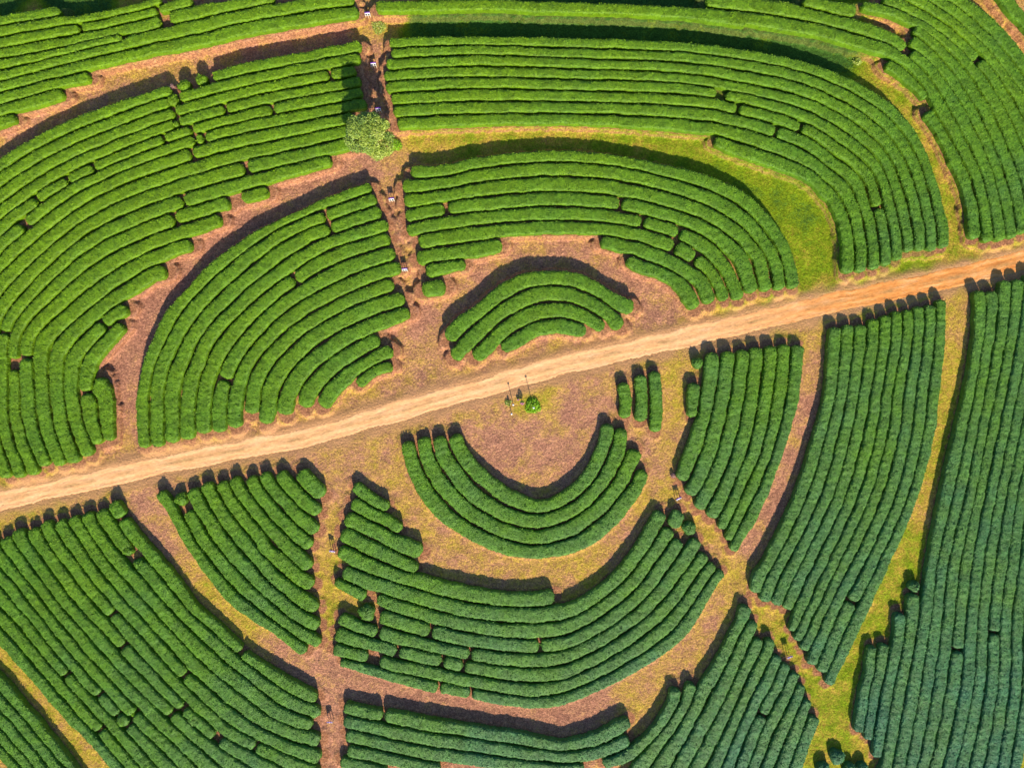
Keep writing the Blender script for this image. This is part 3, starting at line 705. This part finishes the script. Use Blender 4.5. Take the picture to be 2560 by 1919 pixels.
# ------------------------------------------------------------------ tea hedges
KP = 17
LEAF_M2 = 30
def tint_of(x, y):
    # back-lit shading painted into the leaf colour: yellower at top, blue-green lower right
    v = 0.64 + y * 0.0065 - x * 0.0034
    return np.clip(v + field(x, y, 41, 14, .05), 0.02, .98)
CARD_X = np.array([[-1, 0], [0, .55], [1, 0], [0, -.55]])
def with_leaves(V, F, per_m2, size, rng):
    # small tilted leaf sprays standing on the clipped surface, part of the same mesh
    Q = V[F]; cr = np.cross(Q[:, 2] - Q[:, 0], Q[:, 3] - Q[:, 1]); ar = np.linalg.norm(cr, axis=1) / 2
    ok = Q[:, :, 2].min(1) > .25; p = np.where(ok, ar, 0); tot = p.sum(); n = int(tot * per_m2)
    if n < 1: return V, F, np.full(len(V), .5)
    k = rng.choice(len(F), n, p=p / tot); u = rng.random((n, 1)); w = rng.random((n, 1))
    P = (Q[k, 0] * (1 - u) + Q[k, 1] * u) * (1 - w) + (Q[k, 3] * (1 - u) + Q[k, 2] * u) * w
    nn = cr[k] / np.maximum(2 * ar[k, None], 1e-9)
    nn = nn * np.sign(nn[:, 2:3] + 1e-6) 
    P = P + nn * rng.uniform(0, .07, (n, 1))
    a = rng.normal(0, 1, (n, 3)); a[:, 2] = a[:, 2] * .55 + .2; a /= np.linalg.norm(a, axis=1, keepdims=True)
    b = np.cross(a, rng.normal(0, .5, (n, 3)) + [0, 0, 1]); b /= np.linalg.norm(b, axis=1, keepdims=True)
    s = size * rng.uniform(.6, 1.35, (n, 1))
    C = np.stack([P + a * s * cx + b * s * cy for cx, cy in CARD_X], 1).reshape(-1, 3)
    lf = np.r_[np.full(len(V), .35), np.repeat(rng.random(n), 4)]
    return np.vstack([V, C]), np.vstack([F, np.arange(4 * n).reshape(-1, 4) + len(V)]), lf
def build_hedge(h, idx):
    c = resample(h['c'], 0.17); L = len(c)
    hw = np.interp(np.linspace(0, 1, L), np.linspace(0, 1, len(h['hw'])), h['hw'])
    s = np.r_[0, np.cumsum(np.linalg.norm(np.diff(c, axis=0), axis=1))]; tot = s[-1]
    # push tips a little so that the rounded ends are sampled densely
    t = np.gradient(c, axis=0); t /= np.maximum(np.linalg.norm(t, axis=1, keepdims=True), 1e-6); n = np.c_[-t[:, 1], t[:, 0]]
    x, y = c[:, 0], c[:, 1]
    off = field(x, y, 51, 3.5, .05)
    hw = hw * (1 + field(x, y, 52 + idx % 7, 2.2, .035) + field(x, y, 90, .95, .03))
    r = np.minimum(np.maximum(hw * .8, .3), tot / 2)
    e = np.minimum(s, tot - s) / r
    cap = np.where(e < 1, np.sqrt(np.clip(1 - (1 - np.clip(e, 0, 1)) ** 2, 0.0, 1)), 1.0)
    th = np.linspace(math.pi, 0, KP)
    px = np.sign(np.cos(th)) * np.abs(np.cos(th)) ** .50; pz = np.abs(np.sin(th)) ** .22
    H0 = HT * (1 + ((idx * 37) % 11 - 5) * .012) + field(x, y, 60, 5, .035)
    hh = H0 * (0.35 + 0.65 * cap ** .5)
    lat = off[:, None] + px[None] * (hw * np.maximum(cap, .06))[:, None]
    P = c[:, None] + n[:, None] * lat[..., None]
    zz = pz[None] * hh[:, None]; zz[:, 0] = -.25; zz[:, -1] = -.25
    X = P[..., 0]; Y = P[..., 1]
    jit = RNG.normal(0, 1, (L, KP, 3))
    am = np.full(KP, .034); am[0] = am[-1] = .02
    X = X + jit[..., 0] * am * .8; Y = Y + jit[..., 1] * am * .8
    zz = zz + jit[..., 2] * am * .9 + field(X, Y, 71, .9, .028) * (pz > .5)
    V = np.stack([X, Y, zz], -1).reshape(-1, 3)
    F = grid_faces(L, KP)[:, ::-1]
    i = np.arange(L - 1)
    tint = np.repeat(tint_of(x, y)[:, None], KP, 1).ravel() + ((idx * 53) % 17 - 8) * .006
    nm = 'tea_hedge' if tot > 2.6 else 'tea_bush'
    V, F, lf = with_leaves(V, F, LEAF_M2, .085, RNG)
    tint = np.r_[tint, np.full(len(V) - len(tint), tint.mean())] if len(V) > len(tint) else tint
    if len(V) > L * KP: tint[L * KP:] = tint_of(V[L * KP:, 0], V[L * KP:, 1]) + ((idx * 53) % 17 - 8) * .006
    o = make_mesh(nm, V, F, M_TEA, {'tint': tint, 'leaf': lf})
    tag(o, h['label'], 'tea hedge' if nm == 'tea_hedge' else 'tea bush', h['group'])
    return o
HEDGES = [h for h in HEDGES if len(h['c']) >= 4 and np.any((np.abs(h['c'][:, 0]) < 72.5) & (np.abs(h['c'][:, 1]) < 54.5))]
seen = {}
for h in HEDGES:
    seen.setdefault(h['label'], []).append(h)
for i, h in enumerate(HEDGES): build_hedge(h, i)
print('hedges', len(HEDGES), 'dup labels', [k for k, v in seen.items() if len(v) > 1], 'long', [k for k in seen if len(k.split()) > 16 or len(k.split()) < 4])

def dome_bush(name, p, r, hgt, label, cat, mat=None, group=None, tint=None, jitter=.05):
    nr, na = 9, 26
    V = []
    for a in range(nr):
        f = a / (nr - 1)
        rr = r * (math.sin(f * math.pi / 2)) ** .8 if a else 0.001
        for b in range(na):
            an = b / na * 2 * math.pi
            k = 1 + .08 * math.sin(3 * an + p[0]) + .06 * math.sin(5 * an + p[1])
            z = hgt * (math.cos(f * math.pi / 2)) ** .5 if a < nr - 1 else -.4
            V.append((math.cos(an) * rr * k, math.sin(an) * rr * k, z))
    V = np.array(V) + RNG.normal(0, jitter, (nr * na, 3)) * np.r_[np.ones((nr - 1) * na), np.zeros(na)][:, None]
    F = [(a * na + b, (a + 1) * na + b, (a + 1) * na + (b + 1) % na, a * na + (b + 1) % na) for a in range(nr - 1) for b in range(na)]
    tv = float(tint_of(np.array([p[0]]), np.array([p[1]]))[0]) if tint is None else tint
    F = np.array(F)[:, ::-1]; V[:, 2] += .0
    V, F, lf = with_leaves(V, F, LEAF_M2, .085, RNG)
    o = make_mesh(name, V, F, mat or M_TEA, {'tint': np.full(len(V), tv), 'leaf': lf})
    o.location = (p[0], p[1], ground_z(*p))
    return tag(o, label, cat, group)
for s, r, lab in BUSHES:
    p = W1(s, .95); o = dome_bush('tea_bush', p, r, .95, lab, 'tea bush', group='single tea bushes among the rows'); o.location.z = 0.0

# ------------------------------------------------------------------ big tree
def leaf_cards(pts, size, dirs=None):
    n = len(pts)
    a = RNG.normal(0, 1, (n, 3)); a[:, 2] *= .6; a /= np.linalg.norm(a, axis=1, keepdims=True)
    b = np.cross(a, RNG.normal(0, 1, (n, 3))); b /= np.linalg.norm(b, axis=1, keepdims=True)
    s = size * RNG.uniform(.6, 1.3, (n, 1))
    a = a * s; b = b * s * .5
    V = np.stack([pts - a, pts + b * .9 - a * .1, pts + a, pts - b * .9 - a * .1], 1).reshape(-1, 3)
    return V, np.arange(4 * n).reshape(-1, 4)
def tube(pts, rad, k=8):
    pts = np.array(pts, float); V = []; F = []
    t = np.gradient(pts, axis=0); t /= np.linalg.norm(t, axis=1, keepdims=True)
    for i, (p, d) in enumerate(zip(pts, t)):
        u = np.cross(d, (0.3, 1, 0.1)); u /= np.linalg.norm(u); w = np.cross(d, u)
        for j in range(k):
            a = 2 * math.pi * j / k; V.append(p + (u * math.cos(a) + w * math.sin(a)) * rad[i])
    for i in range(len(pts) - 1):
        for j in range(k):
            F.append((i * k + j, i * k + (j + 1) % k, (i + 1) * k + (j + 1) % k, (i + 1) * k + j))
    return V, F
def join(parts):
    V = []; F = []; o = 0
    for v, f in parts:
        V += [tuple(p) for p in v]; F += [tuple(i + o for i in q) for q in f]; o += len(v)
    return np.array(V), np.array(F)
def box(x0, x1, y0, y1, z0, z1):
    V = [(x, y, z) for x in (x0, x1) for y in (y0, y1) for z in (z0, z1)]
    F = [(0, 1, 3, 2), (4, 6, 7, 5), (0, 4, 5, 1), (2, 3, 7, 6), (0, 2, 6, 4), (1, 5, 7, 3)]
    return V, F

def tree_leaf_material():
    m, nt, b = new_mat('tree_leaves')
    pos = N(nt, 'ShaderNodeNewGeometry').outputs['Position']
    ran = N(nt, 'ShaderNodeAttribute', attribute_name='tint').outputs['Fac']
    n1 = noise(nt, pos, 1.1, 3, .6)
    f = math_(nt, 'ADD', math_(nt, 'MULTIPLY', ran, .6), math_(nt, 'MULTIPLY', n1, .5))
    c = ramp(nt, f, [(.10, (.04, .10, .03)), (.4, (.18, .29, .045)), (.7, (.40, .50, .06)), (1, (.50, .50, .20))])
    nt.links.new(c, b.inputs['Base Color']); b.inputs['Roughness'].default_value = .5
    return m
M_LEAF = tree_leaf_material(); M_BARK = simple('bark', (.16, .11, .07), .9, .3, 9)

def big_tree():
    base = W1('Z809,316', 0); bz = ground_z(*base) - .1
    e = bpy.data.objects.new('broadleaf_tree', None); COL.objects.link(e); e.location = (base[0], base[1], bz)
    e.scale = (.92, .92, .95)
    tag(e, 'tall leafy round-crowned tree standing beside the brown footpath', 'tree')
    parts = [tube([(0, 0, 0), (.05, .03, 1.2), (0, .1, 2.4), (-.1, 0, 4.0), (.1, 0, 5.6)], [.30, .24, .2, .14, .07])]
    cl = []
    for k in range(15):
        a = k * 2.4; zz = 3.4 + (k % 5) * .9; ln = 2.7 - .35 * (k % 5) + RNG.uniform(-.3, .3)
        q = np.array([math.cos(a) * ln, math.sin(a) * ln, zz + .9])
        parts.append(tube([(0, 0, zz - 1.2), q * [.5, .5, 1] - [0, 0, .5], q], [.10, .07, .03], 6))
        cl.append((q, RNG.uniform(.9, 1.25)))
    cl += [(np.array([0, 0, 7.2]), 1.3), (np.array([.6, -.7, 6.7]), 1.3), (np.array([-.7, .5, 6.6]), 1.2)]
    for _ in range(26):
        d = RNG.normal(0, 1, 3); d /= np.linalg.norm(d); d[2] = abs(d[2]) * .9 - .1
        cl.append((np.array([0, 0, 4.9]) + d * [2.75, 2.75, 2.7], RNG.uniform(.55, .95)))
    V, F = join(parts); make_mesh('trunk', V, F, M_BARK, smooth_=True, parent=e)
    pts = []; tv = []
    for q, r in cl:
        n = int(900 * r * r)
        d = RNG.normal(0, 1, (n, 3)); d /= np.linalg.norm(d, axis=1, keepdims=True)
        pts.append(q + d * r * RNG.uniform(.55, 1.06, (n, 1)) * [1, 1, .8]); tv.append(np.full(n, RNG.uniform(0, 1)) * .5 + RNG.uniform(0, .5, n))
    pts = np.vstack(pts); tv = np.concatenate(tv)
    V, F = leaf_cards(pts, .135)
    make_mesh('crown', V, F, M_LEAF, {'tint': np.repeat(tv, 4)}, parent=e)
big_tree()

def leafy_shrub(s, r, hgt, label, name='shrub', group=None, n=900, size=.09, z=0.3, tint=(0.3, 1.0), mat=None):
    p = W1(s, z); e = bpy.data.objects.new(name, None); COL.objects.link(e); e.location = (p[0], p[1], ground_z(*p) - .03)
    tag(e, label, 'shrub', group)
    st = [tube([(0, 0, 0), (math.cos(a) * r * .3, math.sin(a) * r * .3, hgt * .5), (math.cos(a) * r * .6, math.sin(a) * r * .6, hgt * .8)], [.03, .02, .01], 5)
          for a in np.arange(5) * 1.257]
    V, F = join(st); make_mesh('stem', V, F, M_BARK, parent=e)
    d = RNG.normal(0, 1, (n, 3)); d /= np.linalg.norm(d, axis=1, keepdims=True); d[:, 2] = np.abs(d[:, 2])
    lob = 1 + .12 * np.sin(np.arctan2(d[:, 1], d[:, 0]) * 3 + p[0]) 
    pts = d * np.c_[r * lob, r * lob, np.full(n, hgt)] * RNG.uniform(.35, 1, (n, 1)) ** .5
    V, F = leaf_cards(pts, size); make_mesh('foliage', V, F, mat or M_LEAF, {'tint': np.repeat(RNG.uniform(*tint, n), 4)}, parent=e)
    return e
M_LIME = simple('lime_leaves', (.26, .52, .015), .5, .35, 6)
leafy_shrub('B1165,1075', .85, .9, 'small bright yellow-green shrub at the right foot of the tree', mat=M_LIME)
leafy_shrub('B1030,165', 1.1, .6, 'rough low green shrub at the top of the footpath, left of the green band')
leafy_shrub('D995,425', .6, .5, 'spiky grey-green shrub at the end of the green band', n=500, size=.2)
leafy_shrub('K398,345', 1.15, .6, 'bright lime shrub around the pole in the dirt clearing', mat=M_LIME, n=1300)
leafy_shrub('K210,320', .5, .4, 'small yellowish weed shrub beside the poles in the clearing', n=260)
leafy_shrub('A1285,650', .45, .5, 'tiny pinkish dry shrub beside the pair of round bushes', n=240, mat=simple('dry_pink', (.45, .26, .22), .8))
leafy_shrub('M1008,1250', .42, .9, 'small yellow-green weed shrub between broken rows, lower left block', n=260, mat=M_LIME)
leafy_shrub('K1450,865', .35, .5, 'small dry pink shrub at the tip beside the diagonal path', n=200, mat=bpy.data.materials['dry_pink'])

# ------------------------------------------------------------------ row signs on three legs
M_WHITE = simple('white_paint', (.80, .80, .78), .5, .04, 4, .4); M_POST = simple('cream_post', (.72, .62, .42), .6, .1, 5)
M_PURP = simple('purple_trim', (.16, .03, .33), .5, .1, 5); M_DARK = simple('dark_panel', (.03, .035, .05), .4, .1, 5); M_BLUE = simple('pale_blue_back', (.38, .62, .82), .45, .05, 4)
def make_sign():
    e = bpy.data.objects.new('path_sign', None); COL.objects.link(e)
    for x in (-.32, 0, .32):
        V, F = join([box(x - .035, x + .035, -.035, .035, -.05, .9), box(x - .028, x + .028, .0, .05, .85, 1.0)])
        make_mesh('leg', V, F, M_POST, parent=e)
    # board leans back, top edge away from the walker coming up the path
    def tilt(v):
        return [(x, y + (z - .86) * .9, z) for x, y, z in v]
    V, F = join([(tilt(box(-.36, .36, -.065, -.035, .86, 1.12)[0]), box(0, 1, 0, 1, 0, 1)[1])]); make_mesh('board', V, F, M_WHITE, parent=e)
    V, F = join([(tilt(box(a, b, -.075, -.067, .90, 1.04)[0]), box(0, 1, 0, 1, 0, 1)[1]) for a, b in ((-.28, -.05), (.05, .28))])
    make_mesh('panel', V, F, M_DARK, parent=e)
    V, F = join([(tilt(box(-.38, .38, -.08, .03, 1.122, 1.18)[0]), box(0, 1, 0, 1, 0, 1)[1])]); make_mesh('top_trim', V, F, M_PURP, parent=e)
    V, F = join([(tilt(box(-.35, .35, -.033, -.028, .87, 1.11)[0]), box(0, 1, 0, 1, 0, 1)[1])]); make_mesh('back', V, F, M_BLUE, parent=e)
    return e
SIGNS = [('B948,92', 4, 'small white sign on the footpath at the top edge of the view'),
         ('B990,465', 5, 'small white sign on the footpath, upper of two beside the tree shadow'),
         ('B1030,812', 6, 'small shaded white sign on the footpath just above the tree'),
         ('F1130,142', 8, 'small white sign on the footpath just below the tree'),
         ('F1235,678', 3, 'small white sign on the footpath halfway between tree and road'),
         ('J690,1438', -6, 'small pale blue sign on the lower footpath, upper one'),
         ('N670,1325', 0, 'small pale blue sign on the lower footpath near the bottom edge'),
         ('K1495,1045', 28, 'small blue sign at the upper end of the diagonal path'),
         ('P262,478', 22, 'small blue sign on the diagonal path beside the bottom fan')]
proto = make_sign()
for i, (s, a, lab) in enumerate(SIGNS):
    if i == 0: e = proto
    else:
        e = proto.copy(); COL.objects.link(e)
        for ch in proto.children:
            q = ch.copy(); COL.objects.link(q); q.parent = e
    p = W1(s, .9); e.location = (p[0], p[1], ground_z(*p) - .02); e.rotation_euler = (0, 0, math.radians(a)); e.scale = (1.0,) * 3
    tag(e, lab, 'sign', 'signs along the footpaths')

# ------------------------------------------------------------------ poles and flowering sapling in the clearing
M_POLE = simple('grey_pole', (.30, .29, .27), .5, .1, 5)
def pole(s, hgt, label, capcol):
    p = W1(s, 0); e = bpy.data.objects.new('pole', None); COL.objects.link(e); e.location = (p[0], p[1], ground_z(*p) - .05)
    tag(e, label, 'pole', 'slim poles in the dirt clearing')
    V, F = tube([(0, 0, 0), (0, 0, hgt * .5), (0, 0, hgt)], [.05, .045, .035], 10); make_mesh('shaft', V, F, M_POLE, parent=e)
    V, F = tube([(0, 0, hgt), (0, 0, hgt + .03), (0, 0, hgt + .12), (0, 0, hgt + .16)], [.05, .13, .13, .02], 12); make_mesh('cap', V, F, capcol, parent=e)
pole('K237,400', 1.45, 'slim pole with white cap, lowest left of the clearing poles', M_WHITE)
pole('K249,332', 1.8, 'slim pole with pale cap, nearest the road left of the sapling', M_WHITE)
pole('K398,352', 2.6, 'tallest slim pole rising out of the lime shrub', M_WHITE)
M_PINK = simple('pink_blossom', (.85, .22, .48), .6, .3, 20)
def sapling(s, hgt, r, label):
    p = W1(s, .5); e = bpy.data.objects.new('flowering_sapling', None); COL.objects.link(e); e.location = (p[0], p[1], ground_z(*p) - .05)
    tag(e, label, 'sapling')
    V, F = join([tube([(0, 0, 0), (.02, 0, hgt * .6), (0, 0, hgt)], [.03, .02, .01], 6)] +
                [tube([(0, 0, hgt * .4), (math.cos(a) * r * .8, math.sin(a) * r * .8, hgt * .7)], [.015, .008], 5) for a in (0, 1.6, 3.1, 4.7)])
    make_mesh('stem', V, F, M_BARK, parent=e)
    n = 300; d = RNG.normal(0, 1, (n, 3)); d /= np.linalg.norm(d, axis=1, keepdims=True)
    V, F = leaf_cards(d * [r, r, hgt * .3] + [0, 0, hgt * .68], .07); make_mesh('foliage', V, F, M_LEAF, {'tint': np.repeat(RNG.uniform(0, .7, n), 4)}, parent=e)
    n = 130; d = RNG.normal(0, 1, (n, 3)); d /= np.linalg.norm(d, axis=1, keepdims=True); d[:, 1] = -abs(d[:, 1])
    V, F = leaf_cards(d * [r * 1.05, r * 1.05, hgt * .32] + [0, 0, hgt * .72], .06); make_mesh('blossom', V, F, M_PINK, parent=e)
sapling('K316,318', 1.15, .27, 'small pink-blossomed sapling between the poles in the clearing')
sapling('K286,294', .45, .15, 'tiny pale pink flowering plant nearest the road in the clearing')

# ------------------------------------------------------------------ light, sky, camera
w = bpy.data.worlds.new('World'); scene.world = w; w.use_nodes = True
nt = w.node_tree; sky = nt.nodes.new('ShaderNodeTexSky'); sky.sky_type = 'NISHITA'; sky.sun_disc = False; sky.ozone_density = 8.0
sky.sun_elevation = SUN_EL; sky.sun_rotation = math.atan2(SUN_DIR[0], SUN_DIR[1])
nt.links.new(sky.outputs[0], nt.nodes['Background'].inputs['Color']); nt.nodes['Background'].inputs['Strength'].default_value = 0.11
L = bpy.data.lights.new('sun', 'SUN'); L.energy = 4.8; L.angle = math.radians(.6); L.color = (1, .90, .74)
so = bpy.data.objects.new('sun', L); COL.objects.link(so)
from mathutils import Vector
d = Vector((SUN_DIR[0] * math.cos(SUN_EL), SUN_DIR[1] * math.cos(SUN_EL), math.sin(SUN_EL)))
so.rotation_euler = d.to_track_quat('Z', 'Y').to_euler(); so.location = d * 200
cam = bpy.data.cameras.new('camera'); cam.sensor_width = 36; cam.lens = 36 * H / (2560 / S); cam.clip_end = 6000
co = bpy.data.objects.new('camera', cam); COL.objects.link(co); co.location = (0, 0, H); co.rotation_euler = (0, 0, 0)
scene.camera = co
vs = scene.view_settings; vs.view_transform = 'Standard'; vs.look = 'None'; vs.gamma = 1; vs.exposure = 0.6; vs.use_curve_mapping = False
